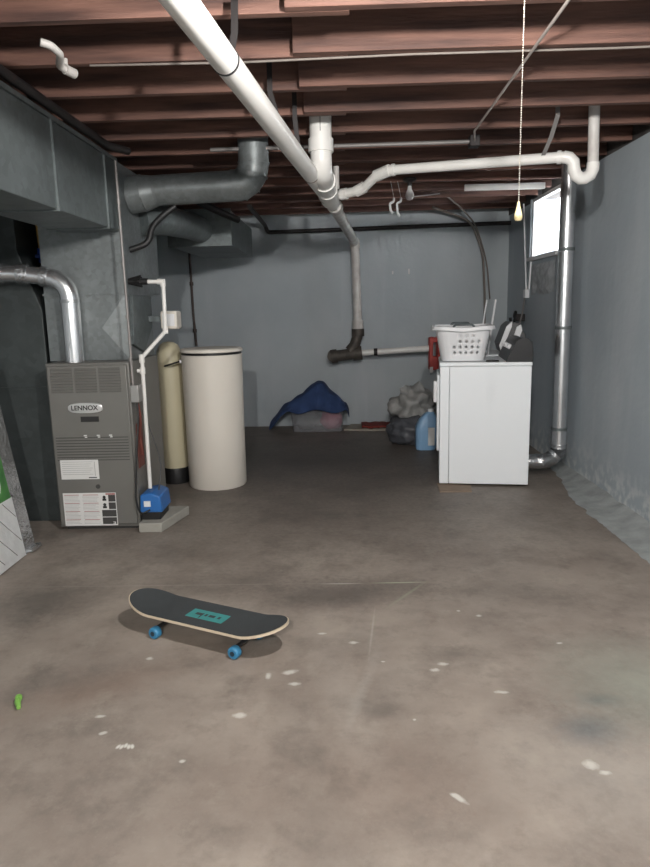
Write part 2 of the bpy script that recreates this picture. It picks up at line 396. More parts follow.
# large warning label
x0, x1, z0, z1 = -1.735, -1.405, .035, .245
g = G().box(x0, x1, fy-.002, fy, z0, z1, 'label')
for i in range(22):
    z = z1-.012-i*.0088
    if i % 6 == 0: g.box(x0+.008, x0+.10, fy-.0027, fy-.001, z-.002, z+.001, 'red'); g.box(x0+.125, x0+.22, fy-.0027, fy-.001, z-.002, z+.001, 'red')
    else:
        g.box(x0+.008, x0+.105-.02*random.random(), fy-.0025, fy-.001, z, z+.0015, 'inkg'); g.box(x0+.12, x0+.225-.03*random.random(), fy-.0025, fy-.001, z, z+.0015, 'inkg')
sx = x0+.237
for r in range(4):
    za, zb = z1-.014-r*.048-.043, z1-.014-r*.048
    if r < 2:
        g.box(sx+.045, x1-.004, fy-.0025, fy-.001, za, zb, 'furnd')
        g.lathe([(.0005, 0), (.010, 0), (.0005, -.001)], (sx+.02, fy-.0025, zb-.014), 'ink', 12, 'y'); g.box(sx+.008, sx+.032, fy-.003, fy-.001, za+.006, za+.020, 'ink')
    else: g.box(sx, x1-.004, fy-.0025, fy-.001, za, zb, 'furnd')
g.box(sx+.03, x1-.004, fy-.003, fy-.001, z1-.012, z1-.004, 'red')
g.box(sx+.065, x1-.012, fy-.0032, fy-.001, z0+.010, z0+.024, 'label'); g.box(sx+.06, x1-.02, fy-.0036, fy-.001, z0+.014, z0+.02, 'ink')
g.out('warning_label', 'label', F)
# side switch box, conduit and wiring on the furnace's right side
g = G().box(FX1, FX1+.05, 3.99, 4.07, .80, .905); g.out('switch_box', 'switch', F, bevel=.004)
g = G().tube([(FX1+.018, 4.0, .90), (FX1+.02, 3.985, 1.4), (FX1+.016, 3.985, 2.18)], .008, n=10)
for z in (1.05, 1.3, 1.6, 1.95): g.tube([(FX1+.018, 3.985, z), (FX1+.018, 3.985, z+.02)], .011, n=10)
g.out('conduit', 'greypipe', F)
g = G().tube(fillet([(FX1+.02, 4.05, .80), (FX1+.03, 4.07, .70), (FX1+.004, 4.1, .6), (FX1+.01, 4.12, .45)], .05), .008, n=8); g.out('wiring', 'redw', F)
g = G().box(FX1, FX1+.004, 4.05, 4.17, .38, .66); g.out('wiring_panel', 'redw', F)

# coil case + plenum
P = thing('supply_plenum', 'galvanised sheet metal plenum rising from the furnace top', 'duct', ((FX0+FX1)/2, (FY0+FY1)/2, 1.045))
PX0, PX1, PY0, PY1 = -1.82, -1.31, 4.17, 4.72
cx, cz = (PX0+PX1)/2+.10, 1.245
g = G()
Q = [(PX0+.005, PY0+.002, 1.047), (PX1, PY0+.002, 1.047), (PX1, PY0+.002, 1.45), (PX0+.005, PY0+.002, 1.45)]
ap = (cx, PY0-.018, cz)
for i in range(4): g.poly([Q[i], Q[(i+1) % 4], ap])
Rr = [(q[0], PY1, q[2]) for q in Q]
for i in range(4): g.poly([Q[i], Q[(i+1) % 4], Rr[(i+1) % 4], Rr[i]])
g.poly(Rr); bmesh.ops.remove_doubles(g.bm, verts=g.bm.verts, dist=1e-5)
g.out('coil_case', 'galv', P, smooth=3)
g = G().box(PX0+.005, PX1, PY0, PY1+.26, 1.455, 2.22); g.out('plenum_box', 'galv', P, bevel=.003)
g = G().box(PX0, PX1+.006, PY0-.006, PY1+.004, 1.446, 1.458); g.out('drive_cleat', 'galv', P)
g = G().tube([(PX1+.002, PY0-.002, 1.45), (PX1+.002, PY0-.002, 2.22)], .004, n=6); g.out('corner_seam', 'galv', P)
g = G().prism([(4.20, 1.14), (4.24, 1.44), (4.66, 1.44), (4.64, 1.24), (4.42, 1.08)], PX1, PX1+.022, 'x'); g.out('side_access_panel', 'galvd', P, bevel=.003)

T = thing('duct_trunk', 'long rectangular metal trunk duct running under the joists above the furnace', 'duct', (-1.4, 2.5, 1.8))
g = G().box(-1.66, -1.312, -1.0, PY0-.001, 1.815, 2.21); g.out('trunk_body', 'galvd', T, bevel=.004)
for yy in (1.8, 2.45, 3.25, 3.95): G().box(-1.667, -1.302, yy, yy+.02, 1.808, 2.217).out('seam', 'galvd', T)
g = G().box(-1.34, -1.30, -1.0, PY0, 2.21, 2.23); g.out('top_flange', 'galvd', T)

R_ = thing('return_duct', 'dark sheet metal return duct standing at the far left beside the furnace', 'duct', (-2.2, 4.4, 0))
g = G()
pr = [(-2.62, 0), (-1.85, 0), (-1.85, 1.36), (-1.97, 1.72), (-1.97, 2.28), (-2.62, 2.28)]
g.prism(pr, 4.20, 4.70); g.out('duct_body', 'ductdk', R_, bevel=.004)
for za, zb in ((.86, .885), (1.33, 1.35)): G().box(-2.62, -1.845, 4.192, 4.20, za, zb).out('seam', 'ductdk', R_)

# furnace flue
fl = thing('flue_pipe', 'shiny metal flue pipe bending from furnace top toward the left', 'pipe', (-1.62, 4.12, 1.045))
path = fillet([(-1.63, 4.10, 1.045), (-1.63, 4.10, 1.53), (-1.86, 4.08, 1.575), (-2.6, 3.95, 1.60)], .11, 6)
G().tube(path[:8], .056, n=24).out('riser', 'bright', fl)
g = G().tube(path[7:], .050, n=24); g.out('horizontal_run', 'bright', fl)
g = G()
for p, q in (((-1.745, 4.09, 1.553), (-1.785, 4.087, 1.561)), ((-1.86, 4.08, 1.574), (-1.92, 4.07, 1.577)), ((-1.63, 4.10, 1.40), (-1.63, 4.10, 1.42)), ((-2.0, 4.055, 1.58), (-2.02, 4.052, 1.581))): G().tube([p, q], .060, n=24).out('crimped_collar', 'foil', fl)

# gas line behind flue
gl = thing('gas_line', 'yellow coated gas line with blue valve hanging behind the flue pipe', 'pipe', (-1.82, 4.3, 1.05))
G().tube([(-1.925, 4.40, 2.32), (-1.905, 4.40, 1.74)], .016, n=12).out('yellow_pipe', 'yellow', gl)
g = G().tube([(-1.905, 4.40, 1.75), (-1.902, 4.40, 1.66)], .024, n=12).box(-1.935, -1.87, 4.37, 4.382, 1.69, 1.71); g.out('valve', 'bluev', gl)
G().tube([(-1.902, 4.40, 1.67), (-1.835, 4.40, 1.10), (-1.815, 4.40, .6), (-1.775, 4.40, .56)], .014, n=12).out('drop_pipe', 'blackiron', gl)

# condensate drain
cd = thing('condensate_drain', 'thin white plastic drain pipe angling down beside the furnace into the blue pump', 'pipe', (-1.23, 4.1, .2))
g = G().tube(fillet([(-1.22, 4.25, 1.522), (-1.095, 4.25, 1.518), (-1.10, 4.25, 1.215), (-1.226, 4.13, 1.06), (-1.226, 4.11, .235)], .02, 4), .0125, n=12); g.out('drain_tube', 'pvc', cd)
g = G()
for a, b in (((-1.13, 4.25, 1.52), (-1.085, 4.25, 1.518)), ((-1.097, 4.25, 1.49), (-1.097, 4.25, 1.525)), ((-1.10, 4.25, 1.24), (-1.10, 4.25, 1.20)), ((-1.226, 4.125, 1.08), (-1.226, 4.125, 1.03)), ((-1.226, 4.125, 1.00), (-1.226, 4.125, .96))): G().tube([a, b], .0175, n=12).out('fitting', 'pvc', cd)
G().tube([(-1.226, 4.125, .98), (-1.258, 4.12, .98)], .012, n=10).out('side_stub', 'pvc', cd)
g = G()
for a in range(9):
    t = a*2*PI/9; g.tube([(-1.312, 4.26, 1.525), (-1.235+.01*random.random(), 4.25+.03*math.cos(t), 1.525+.034*math.sin(t))], [.02, .006], n=6)
g.tube([(-1.312, 4.25, 1.525), (-1.19, 4.25, 1.522)], .02, n=12)
g.out('rubber_gland', 'black', cd)

# condensate pump on concrete pad
pad = G(); pad.prism([(-1.262, 3.93), (-1.12, 3.93), (-1.03, 4.30), (-1.255, 4.30)], 0, .06, 'z')
tag(pad.out('concrete_pad', 'conc', bevel=.006), 'small concrete paver lying on the floor beside the furnace', 'paver')
cp = thing('condensate_pump', 'blue and black condensate pump on the concrete paver', 'pump', (-1.19, 4.08, .06))
g = G().box(-1.262, -1.14, 4.0, 4.20, .06, .112); g.out('reservoir', 'black', cp, bevel=.006)
g = G().prism([(-1.266, .11), (-1.125, .11), (-1.135, .212), (-1.19, .235), (-1.258, .222)], 3.99, 4.21); g.out('pump_housing', 'blue', cp, bevel=.008)
g = G().box(-1.235, -1.195, 3.982, 3.992, .15, .185); g.out('nameplate', 'whitep', cp)
g = G().tube(fillet([(-1.20, 3.985, .13), (-1.25, 3.95, .11), (-1.272, 3.94, .2), (-1.25, 3.965, .5), (-1.235, 4.0, .7), (-1.24, 4.02, .81)], .06, 5), .0055, n=8); g.out('power_cord', 'black', cp)
g = G().tube(fillet([(-1.17, 4.1, .22), (-1.15, 4.14, .4), (-1.225, 4.15, .65), (-1.245, 4.13, .85)], .08, 5), .004, n=8); g.out('discharge_tube', 'dkplastic', cp)

# humidifier box
hb = thing('humidifier_box', 'small beige plastic box mounted on side of metal plenum behind white drain', 'box', (-1.17, 4.55, 1.2))
g = G().box(-1.195, -1.085, 4.50, 4.64, 1.22, 1.34); g.out('housing', 'beige', hb, bevel=.012); G().box(-1.312, -1.19, 4.56, 4.60, 1.27, 1.31).out('mounting_arm', 'galvd', hb)
g = G().box(-1.18, -1.10, 4.494, 4.50, 1.24, 1.32); g.out('front_cover', 'whitep', hb, bevel=.003)

# round branch ducts
b1 = thing('round_branch_duct', 'round galvanised branch duct elbowing up into the joists right of the plenum', 'duct', (-.9, 4.35, 2.05))
G().tube(fillet([(-1.30, 4.40, 2.07), (-1.10, 4.40, 2.085), (-.60, 4.40, 2.10)], .05), .092, n=28).out('straight_pipe', 'galv', b1)
pts = [(-.66, 4.40, 2.10), (-.60, 4.40, 2.105), (-.56, 4.40, 2.13), (-.53, 4.40, 2.175), (-.52, 4.40, 2.23), (-.52, 4.40, 2.52)]
g = G()
g.tube(pts, [.095, .096, .095, .096, .095, .095], n=28)
g.out('elbow', 'galv', b1, smooth=20)
for i in (1, 2, 3, 4):
    d = (V(pts[i+1])-V(pts[i-1])).normalized(); G().tube([V(pts[i])-d*.004, V(pts[i])+d*.004], .1, n=28).out('elbow_seam', 'galv', b1)
g = G().tube([(-1.312, 4.40, 2.06), (-1.22, 4.40, 2.07)], .112, n=28); g.tube([(-1.22, 4.40, 2.07), (-1.15, 4.40, 2.08)], [.110, .094], n=28); g.out('takeoff_collar', 'galv', b1)
b2 = thing('rear_branch_duct', 'dull round duct leaving plenum behind the larger branch toward the far trunk', 'duct', (-1.2, 4.6, 1.95))
G().tube(fillet([(-1.312, 4.58, 1.93), (-1.20, 4.72, 1.95), (-1.15, 5.3, 1.98), (-1.15, 5.82, 2.0)], .15), .10, n=28).out('pipe', 'galvd', b2)
tb = thing('rear_trunk_duct', 'square ended grey trunk duct hung near the back wall above the softener', 'duct', (-1.15, 6.4, 1.87))
G().box(-1.42, -.90, 5.80, 7.2, 1.875, 2.16).out('trunk_body', 'galvd', tb, bevel=.004)
G().box(-1.43, -.893, 5.785, 5.81, 1.868, 2.167).out('end_flange', 'galvd', tb)
# black hose looping out of plenum side
tag(G().tube(fillet([(-1.03, 4.42, 1.99), (-1.10, 4.40, 1.94), (-1.175, 4.36, 1.86), (-1.19, 4.34, 1.76), (-1.312, 4.32, 1.72)], .06, 6), .019, n=12).out('black_hose', 'black'), 'short black rubber hose curving down into the plenum side below the round duct', 'hose')
tag(G().tube(fillet([(-1.15, 5.3, 2.20), (-.98, 5.5, 2.12), (-.82, 5.7, 2.06)], .08), .028, n=12).out('insulated_line', 'black'), 'black insulated line sloping past the rear trunk duct', 'pipe')

# gas pipe above trunk
gp = G().tube(fillet([(-1.312, -.8, 2.275), (-1.312, 4.05, 2.275), (-1.24, 4.2, 2.275)], .05), .022, n=12)
tag(gp.out('black_iron_pipe', 'blackiron'), 'black iron pipe running along the top edge of the big trunk duct', 'pipe')
tag(G().tube([(-1.40, -.8, 2.32), (-1.38, 3.95, 2.32)], .010, n=8).out('grey_cable', 'greypipe'), 'thin grey cable stapled above the black iron pipe over the trunk duct', 'cable')

# leaning foil panel
lp = thing('insulation_panel', 'foil edged white panel with green label leaning at left edge', 'panel', (-1.80, 3.3, 0))
import mathutils
bot = V((-1.795, 0, 0)); lean = math.radians(8)
def LP(y, h, d=0):   # point on the panel: along y, up h, out d
    return (bot.x-math.sin(lean)*h+math.cos(lean)*d, y, math.cos(lean)*h+math.sin(lean)*d+.006)
def slab(g, y0, y1, h0, h1, d0, d1, m=None):
    P = [LP(y, h, d) for d in (d0, d1) for h in (h0, h1) for y in (y0, y1)]
    vs = [g.bm.verts.new(p) for p in P]; k = g._m(m)
    for q in [(0, 1, 3, 2), (4, 6, 7, 5), (0, 4, 5, 1), (2, 3, 7, 6), (0, 2, 6, 4), (1, 5, 7, 3)]: g.bm.faces.new([vs[i] for i in q]).material_index = k
    return g
slab(G(), 2.62, 3.69, 0, 1.12, -.045, 0).out('board', 'foil', lp, bevel=.003)
slab(G(), 2.70, 3.56, .0, .34, 0, .003).out('white_film', 'film', lp)
g = slab(G(), 2.70, 3.55, .34, .66, 0, .003, 'green'); slab(g, 2.70, 3.55, .58, .66, .003, .004, 'greend'); g.out('green_label', 'green', lp)
for k in range(3):
    rr = .07+.035*k
    G().tube([LP(3.33+rr*math.cos(a), .44+rr*.6*math.sin(a), .005) for a in [PI*i/14-.8 for i in range(20)]], .004, n=6).out('printed_swirl', 'label', lp)
for k in range(7):
    y0 = 2.75+k*.14
    G().tube([LP(y0, .33, .003), LP(min(y0+.30, 3.55), .33-(min(y0+.30, 3.55)-y0)*1.0, .003)], .0022, n=5).out('film_crease', 'foil', lp)
g = G(); slab(g, 3.60, 3.70, 0, .02, 0, .03); g.out('loose_tape', 'foil', lp)

# ------------------------------------------------------------------ softener
bt = thing('brine_tank', 'tall round cream brine tank standing in front of the back wall', 'tank', (-.98, 5.10, 0))
c = (-.98, 5.10, 0)
G().lathe([(.214, 0), (.222, .012), (.224, .5), (.230, 1.0), (.231, 1.012), (.226, 1.014)], c, n=56).out('tank_body', 'beige', bt)
G().lathe([(.225, 1.013), (.225, 1.034), (.2255, 1.0345)], c, n=56).out('lid_gap', 'black', bt)
G().lathe([(.231, 1.032), (.235, 1.036), (.234, 1.050), (.222, 1.060), (.12, 1.066), (.001, 1.067)], c, n=56).out('lid', 'beige', bt)
g = G().lathe([(.001, 0), (.011, 0), (.011, -.008), (.001, -.008)], (-1.10, 4.928, .865), axis='y', n=16); g.out('overflow_plug', 'black', bt)
g = G().tube([(-1.19, 5.05, .965), (-1.215, 5.04, .965)], .014, n=12); g.out('elbow_fitting', 'whitep', bt)
rt = thing('resin_tank', 'slim yellowed softener resin tank with black base between furnace and brine tank', 'tank', (-1.33, 5.20, 0))
c = (-1.33, 5.20, 0)
G().lathe([(.104, 0), (.106, .01), (.104, .11), (.10, .125)], c, n=36).out('base', 'black', rt)
G().lathe([(.098, .115), (.10, .14), (.10, .98), (.094, 1.04), (.07, 1.085), (.04, 1.105), (.001, 1.11)], c, n=36).out('vessel', 'beiged', rt)
g = G().tube(fillet([(-1.215, 5.04, .965), (-1.25, 4.99, .955), (-1.34, 5.09, .93)], .03), .007, n=8); g.out('brine_line', 'black', rt)

# ------------------------------------------------------------------ dryer side
DX0, DX1, DY0, DY1 = .722, 1.37, 4.93, 5.58
D = thing('clothes_dryer', 'white enamel dryer nearest the camera carrying the laundry basket', 'dryer', (DX0, 4.93, 0))
G().box(DX0+.07, DX1, DY0, DY1, .018, .895).out('cabinet', 'white', D, bevel=.005)
G().box(DX0, DX0+.068, DY0, DY1, .018, .895).out('front_panel', 'white', D, bevel=.005)
G().box(DX0-.004, DX1+.004, DY0-.003, DY1+.003, .897, .925).out('top_panel', 'white', D, bevel=.006)
dr = G().box(DX0-.02, DX0-.001, DY0+.09, DY1-.09, .25, .83).out('door', 'white', D, bevel=.006)
G().box(DX0-.045, DX0-.019, DY0+.10, DY0+.13, .62, .78).out('door_handle', 'whitep', dr, bevel=.005)
for x in (DX0+.06, DX1-.06):
    for yy in (DY0+.06, DY1-.06): G().lathe([(.018, 0), (.02, .004), (.014, .02)], (x, yy, 0), n=14).out('foot', 'black', D)
cs = G().prism([(1.195, .925), (1.215, .975), (1.262, 1.07), (1.29, 1.088), (1.33, 1.088), (1.362, 1.06), (1.372, .99), (1.372, .925)], DY0+.022, DY1-.01).out('console', 'dkplastic', D, bevel=.004)
G().prism([(1.188, .926), (1.21, .978), (1.258, 1.078), (1.288, 1.096), (1.332, 1.096), (1.368, 1.066), (1.378, .99), (1.378, .926)], DY0-.0, DY0+.02).out('end_cap', 'dk', cs, bevel=.003)
g = G()
for yy in (5.12, 5.3, 5.45):
    G().tube([(1.238, yy, 1.022), (1.215, yy, 1.034)], .020, n=18).out('control_knob', 'whitep', cs)

wx0, wx1, wy_0, wy_1 = .905, 1.535, 5.70, 6.34
W_ = thing('washing_machine', 'white washing machine almost hidden behind the dryer, only its top end showing', 'washer', (wx0, wy_0, 0))
G().box(wx0, wx1, wy_0, wy_1, .018, .90).out('cabinet', 'white', W_, bevel=.005)
G().box(wx0-.004, wx1+.004, wy_0-.003, wy_1+.003, .902, .925).out('top_panel', 'white', W_, bevel=.006)
for x in (wx0+.06, wx1-.06):
    for yy in (wy_0+.06, wy_1-.06): G().lathe([(.018, 0), (.02, .004), (.014, .02)], (x, yy, 0), n=14).out('foot', 'black', W_)
cs = G().prism([(1.36, .925), (1.335, 1.00), (1.39, 1.15), (1.43, 1.185), (1.48, 1.18), (1.53, 1.08), (1.54, .925)], wy_0+.02, wy_1-.01).out('console', 'dkplastic', W_, bevel=.004)
G().prism([(1.34, .926), (1.318, 1.00), (1.372, 1.155), (1.42, 1.198), (1.415, 1.15), (1.385, 1.07), (1.37, 1.0), (1.385, .926)], wy_0-.002, wy_0+.02).out('console_trim', 'whitep', cs, bevel=.003)
G().prism([(1.43, 1.06), (1.455, 1.15), (1.49, 1.17), (1.50, 1.12), (1.475, 1.05), (1.44, 1.03)], wy_0-.002, wy_0+.02).out('console_trim', 'whitep', cs, bevel=.003)

D.rotation_euler.z = W_.rotation_euler.z = math.radians(-7.5)
# two white bars
rk = thing('wire_rack', 'pair of slim white bars of a rack rising behind the laundry basket', 'rack', (1.2, 5.7, .925))
for x, yy in ((1.175, 5.68), (1.245, 5.66)):
    G().tube([(x-.02, yy, .925), (x+.012, yy, 1.2), (x+.036, yy, 1.375)], .0085 if x > 1.2 else .006, n=8).out('upright', 'whitep', rk)
G().tube([(1.165, 5.68, 1.02), (1.235, 5.66, 1.02)], .005, n=8).out('rung', 'whitep', rk); G().tube([(1.178, 5.68, 1.14), (1.248, 5.66, 1.14)], .005, n=8).out('rung', 'whitep', rk)

# laundry basket
bk = thing('laundry_basket', 'white plastic laundry basket with diamond holes on the dryer top', 'basket', (.905, 5.20, .925))
def rrect(cx, cy, hx, hy, r, u):       # point on a rounded rectangle, u in [0,1) starting at the middle of the near side
    segs = [('l', (0, -hy), (hx-r, -hy)), ('a', (hx-r, -hy+r), -PI/2), ('l', (hx, -hy+r), (hx, hy-r)), ('a', (hx-r, hy-r), 0), ('l', (hx-r, hy), (-hx+r, hy)), ('a', (-hx+r, hy-r), PI/2),
            ('l', (-hx, hy-r), (-hx, -hy+r)), ('a', (-hx+r, -hy+r), PI), ('l', (-hx+r, -hy), (0, -hy))]
    ln = [math.dist(s[1], s[2]) if s[0] == 'l' else PI/2*r for s in segs]; d = (u % 1)*sum(ln)
    for s, l in zip(segs, ln):
        if d <= l:
            t = d/l
            if s[0] == 'l': return (cx+s[1][0]+(s[2][0]-s[1][0])*t, cy+s[1][1]+(s[2][1]-s[1][1])*t)
            a = s[2]+t*PI/2; return (cx+s[1][0]+r*math.cos(a), cy+s[1][1]+r*math.sin(a))
        d -= l
    return (cx, cy-hy)
bcx, bcy = .905, 5.20
def BP(u, v):
    hx = .155+.045*v; hy = .215+.055*v
    x, y = rrect(bcx, bcy, hx, hy, .07, u); return V((x, y, .932+.245*v))
g = G(); NU, NV = 36, 6
perim_u = [i/NU for i in range(NU)]
vv = [[g.bm.verts.new(BP(i/NU, j/NV)) for i in range(NU)] for j in range(NV+1)]
hole = set()
for j, qs in ((1, range(-2, 3)), (2, range(-2, 3)), (3, range(-1, 3)), (4, range(-1, 2))):
    for base in (0, 18):
        for q in qs: hole.add(((base+q) % NU, j))
for j in (1, 2, 3, 4):
    for base in (9, 27):
        for q in (-3, -2, -1, 0, 1, 2): hole.add((base+q, j))
for j in range(NV):
    for i in range(NU):
        a, b, c_, d = vv[j][i], vv[j][(i+1) % NU], vv[j+1][(i+1) % NU], vv[j+1][i]
        if (i, j) in hole:
            u0, v0 = (i+.5)/NU, (j+.5)/NV; du, dv = .27/NU, .34/NV
            dn, rt_, tp, lf = [g.bm.verts.new(BP(u0+p*du, v0+q*dv)) for p, q in ((0, -1), (1, 0), (0, 1), (-1, 0))]
            for f in ((a, b, dn), (b, rt_, dn), (b, c_, rt_), (c_, tp, rt_), (c_, d, tp), (d, lf, tp), (d, a, lf), (a, dn, lf)): g.bm.faces.new(f)
        else: g.bm.faces.new([a, b, c_, d])
g.bm.faces.new([v for v in vv[0]][::-1])
g.out('basket_body', 'whitep', bk, solid=.004, smooth=50)
g = G(); R0 = []
for (o, z) in ((0, 0), (.02, 0), (.028, -.018), (.032, -.018), (.025, .008), (0, .010)):
    ring = []
    for i in range(64):
        x, yy = rrect(bcx, bcy, .20+o, .27+o, .07+o, i/64); dip = -.012*math.exp(-(((i/64+.25) % .5-.25)/.05)**2)
        ring.append((x, yy, 1.177+z+dip))
    R0.append(ring)
R0.append(R0[0]); g.rings(R0, cap=False); g.out('rim', 'whitep', bk, smooth=50)
g = G()
for yy in (4.915, 5.485): G().tube(fillet([(.83, yy, 1.178), (.845, yy, 1.196), (.965, yy, 1.196), (.98, yy, 1.178)], .01), .008, n=8).out('handle', 'greyf', bk)


g = G().lathe([(.001, 0), (.05, 0), (.046, .010), (.001, .014)], (0, 0, 0), n=18)
for v in g.bm.verts: v.co = V((v.co.x*1.0+1.105, v.co.y*.7+4.945, v.co.z+.9255))
tag(g.out('dark_puck', 'dk'), 'small flat dark object lying on dryer top beside the basket', 'puck')
tag(G().prism([(.70, 4.74), (.93, 4.735), (.955, 4.90), (.715, 4.985)], .0, .008, 'z').out('cardboard_scrap', 'card'), 'brown cardboard scrap poking out under the dryer front corner', 'cardboard')

bk.rotation_euler.z = math.radians(-7.5)
bk.location = (.925, 5.20, .925)
# dryer vent duct
dv = thing('dryer_vent_duct', 'shiny metal vent duct rising from dryer back along the right wall', 'duct', (1.675, 5.15, .1))
G().tube([(1.678, 5.15, .24), (1.676, 5.15, .38)], .057, n=28).tube([(1.676, 5.15, .36), (1.673, 5.15, 1.15)], .055, n=28).tube([(1.673, 5.15, 1.13), (1.671, 5.15, 1.72)], .056, n=28).tube([(1.671, 5.15, 1.70), (1.67, 5.15, 2.36)], .055, n=28).out('riser', 'bright', dv)
g = G()
for z in (.37, 1.14, 1.71): G().tube([(1.674, 5.15, z), (1.674, 5.15, z+.022)], .0605, n=28).out('joint_band', 'galvd', dv)
g = G(); pp = fillet([(1.40, 5.15, .125), (1.60, 5.15, .125), (1.678, 5.15, .20), (1.678, 5.15, .26)], .1, 10)
path = []; rads = []
for i in range(len(pp)-1):
    for q in range(3):
        path.append(V(pp[i]).lerp(V(pp[i+1]), q/3)); rads.append(.056+.004*((len(path)) % 2))
path.append(pp[-1]); rads.append(.058)
g.tube(path, rads, n=28); g.out('flexible_elbow', 'foil', dv, smooth=60)

# behind the machines on the right wall
ob = thing('outlet_box', 'small pale outlet box on the right wall below the window', 'outlet', (1.78, 6.6, 1.4))
G().box(1.76, 1.80, 6.56, 6.64, 1.39, 1.47).out('box', 'whitep', ob, bevel=.004)
G().tube([(1.785, 6.62, 1.46), (1.785, 6.80, 2.28)], .008, n=8).out('conduit', 'whitep', ob)
G().tube(fillet([(1.77, 6.6, 1.40), (1.73, 6.55, 1.2), (1.66, 6.5, 1.05)], .06), .007, n=8).out('cord', 'greypipe', ob)
tag(G().tube([(1.79, 5.95+.01*i, 1.72-.02*i) if i else (1.79, 6.50, 1.72) for i in (0,)]+[(1.785, 6.51, 1.55), (1.78, 6.505, 1.47)], .009, n=8).out('white_drip', 'whitep'), 'thin white caulk run hanging below the window corner', 'caulk')
hs = thing('washer_hoses', 'black looped hoses on the wall behind the washer console', 'hose', (1.68, 6.75, 1.2))
g = G()
g.tube([(1.70+.02*math.cos(t*.5), 6.72+.055*math.cos(t), 1.205+.055*math.sin(t)) for t in [2*PI*i/24 for i in range(25)]], .014, n=10)
g.out('loop', 'black', hs)
G().tube(fillet([(1.70, 6.72, 1.15), (1.64, 6.6, 1.05), (1.62, 6.45, .9), (1.62, 6.32, .8)], .1), .013, n=10).out('hose', 'black', hs)
G().box(1.715, 1.80, 6.68, 6.77, 1.17, 1.24).out('outlet_plug', 'blackiron', hs, bevel=.006)

# ------------------------------------------------------------------ drain pipes (centre)
mp = thing('main_drain_pipe', 'long white plastic drain pipe running overhead from camera to back wall', 'pipe', (0, 4.9, 2.1))
A_, B_, S_ = V((-.49, 1.55, 2.195)), V((-.037, 4.9, 2.05)), V((.168, 7.4, 2.02))
A0 = A_+(A_-B_)*.45
G().tube([A0, B_], .046, n=28).out('near_run', 'pvc', mp)
G().tube([B_-(B_-A_)*.02, S_], .044, n=28).out('far_run', 'pvcold', mp)
g = G().tube([S_+V((-.004, -.05, .001)), S_+V((0, 0, -.01)), S_+V((0.003, .0, -.06))], .055, n=24)
st = [V((.170, 7.4, 2.0)), V((.190, 7.4, 1.16))]
g.out('bend', 'pvcold', mp)
G().tube(st, .046, n=24).out('stack', 'pvcold', mp)
G().tube([(.189, 7.4, 1.20), (.19, 7.4, 1.09)], .060, n=24).out('coupling', 'pvcold', mp)
def ring_on(a, b, t, w, r): p = a.lerp(b, t); d = (b-a).normalized(); return [p-d*w/2, p+d*w/2], r
for t, w, r in ((.265, .010, .0485), (.27, .001, .0486)):
    q, r = ring_on(A_, B_, t, w, r)
    if w > .005: G().tube(q, r, n=24).out('band', 'black', mp)
q, r = ring_on(A_, B_, .745, .012, .048); G().tube(q, r, n=24).out('band', 'cable', mp)
q, r = ring_on(A_, B_, .93, .12, .054); G().tube(q, r, n=24).out('coupling', 'pvcold', mp)
q, r = ring_on(A_, B_, 1.03, .10, .053); G().tube(q, r, n=24).out('coupling', 'pvcold', mp)
# closet drop stub joining the main
sx_, sy_ = -.092, 4.02
G().tube([(sx_, sy_, 2.26), (sx_, sy_, 2.54)], .062, n=28).out('riser_stub', 'pvc', mp)
g = G().tube(fillet([(sx_, sy_, 2.28), (sx_, sy_, 2.10), (-.055, 4.75, 2.055)], .16, 10), .060, n=28); g.out('sweep_elbow', 'pvc', mp)
g = G().tube([(sx_, sy_, 2.20), (sx_, sy_, 2.27)], .071, n=28)
g.out('hub', 'pvc', mp)
g = G(); p0 = V((sx_, sy_, 2.10)); p1 = V((-.055, 4.75, 2.055)); d = (p1-p0).normalized()
for t, w, r in ((.32, .02, .068), (.62, .02, .066)): q = p0.lerp(p1, t); G().tube([q-d*w, q+d*w], r, n=28).out('hub', 'pvc', mp)
g = G().box(sx_-.0025, sx_+.0025, sy_-.0635, sy_-.061, 2.30, 2.50); g.out('printed_line', 'pvcprint', mp)
g = G().tube([(-.01, 4.62, 2.10), (-.01, 4.62, 2.24)], .02, n=14); g.out('vent_stub', 'pvcold', mp)

lb = thing('laundry_drain_pipe', 'thinner white drain pipe crossing right under the joists to a U-trap', 'pipe', (.9, 4.2, 2.1))
pth = fillet([(-.01, 4.78, 2.085), (.16, 4.68, 2.10), (.26, 4.55, 2.175), (.33, 4.5, 2.185), (1.30, 4.05, 2.145)], .03, 5)
G().tube(pth, .030, n=20).out('arm', 'pvc', lb)
g = G()
for a, b in (((.02, 4.76, 2.087), (.06, 4.74, 2.09)), ((.12, 4.70, 2.094), (.175, 4.665, 2.115)), ((.245, 4.57, 2.165), (.33, 4.50, 2.186)), ((.345, 4.493, 2.185), (.36, 4.486, 2.185)), ((1.25, 4.072, 2.147), (1.27, 4.064, 2.146))): G().tube([a, b], .037, n=20).out('coupling', 'pvc', lb)
G().tube([(1.28, 4.06, 2.146), (1.31, 4.05, 2.138), (1.335, 4.05, 2.115), (1.340, 4.05, 2.075), (1.352, 4.05, 2.045), (1.378, 4.05, 2.028), (1.405, 4.05, 2.028), (1.432, 4.05, 2.045), (1.445, 4.05, 2.075), (1.446, 4.05, 2.11)], .035, n=20).out('u_trap', 'pvc', lb)
G().tube([(1.445, 4.05, 2.10), (1.437, 4.05, 2.45)], .030, n=20).out('riser', 'pvcold', lb)

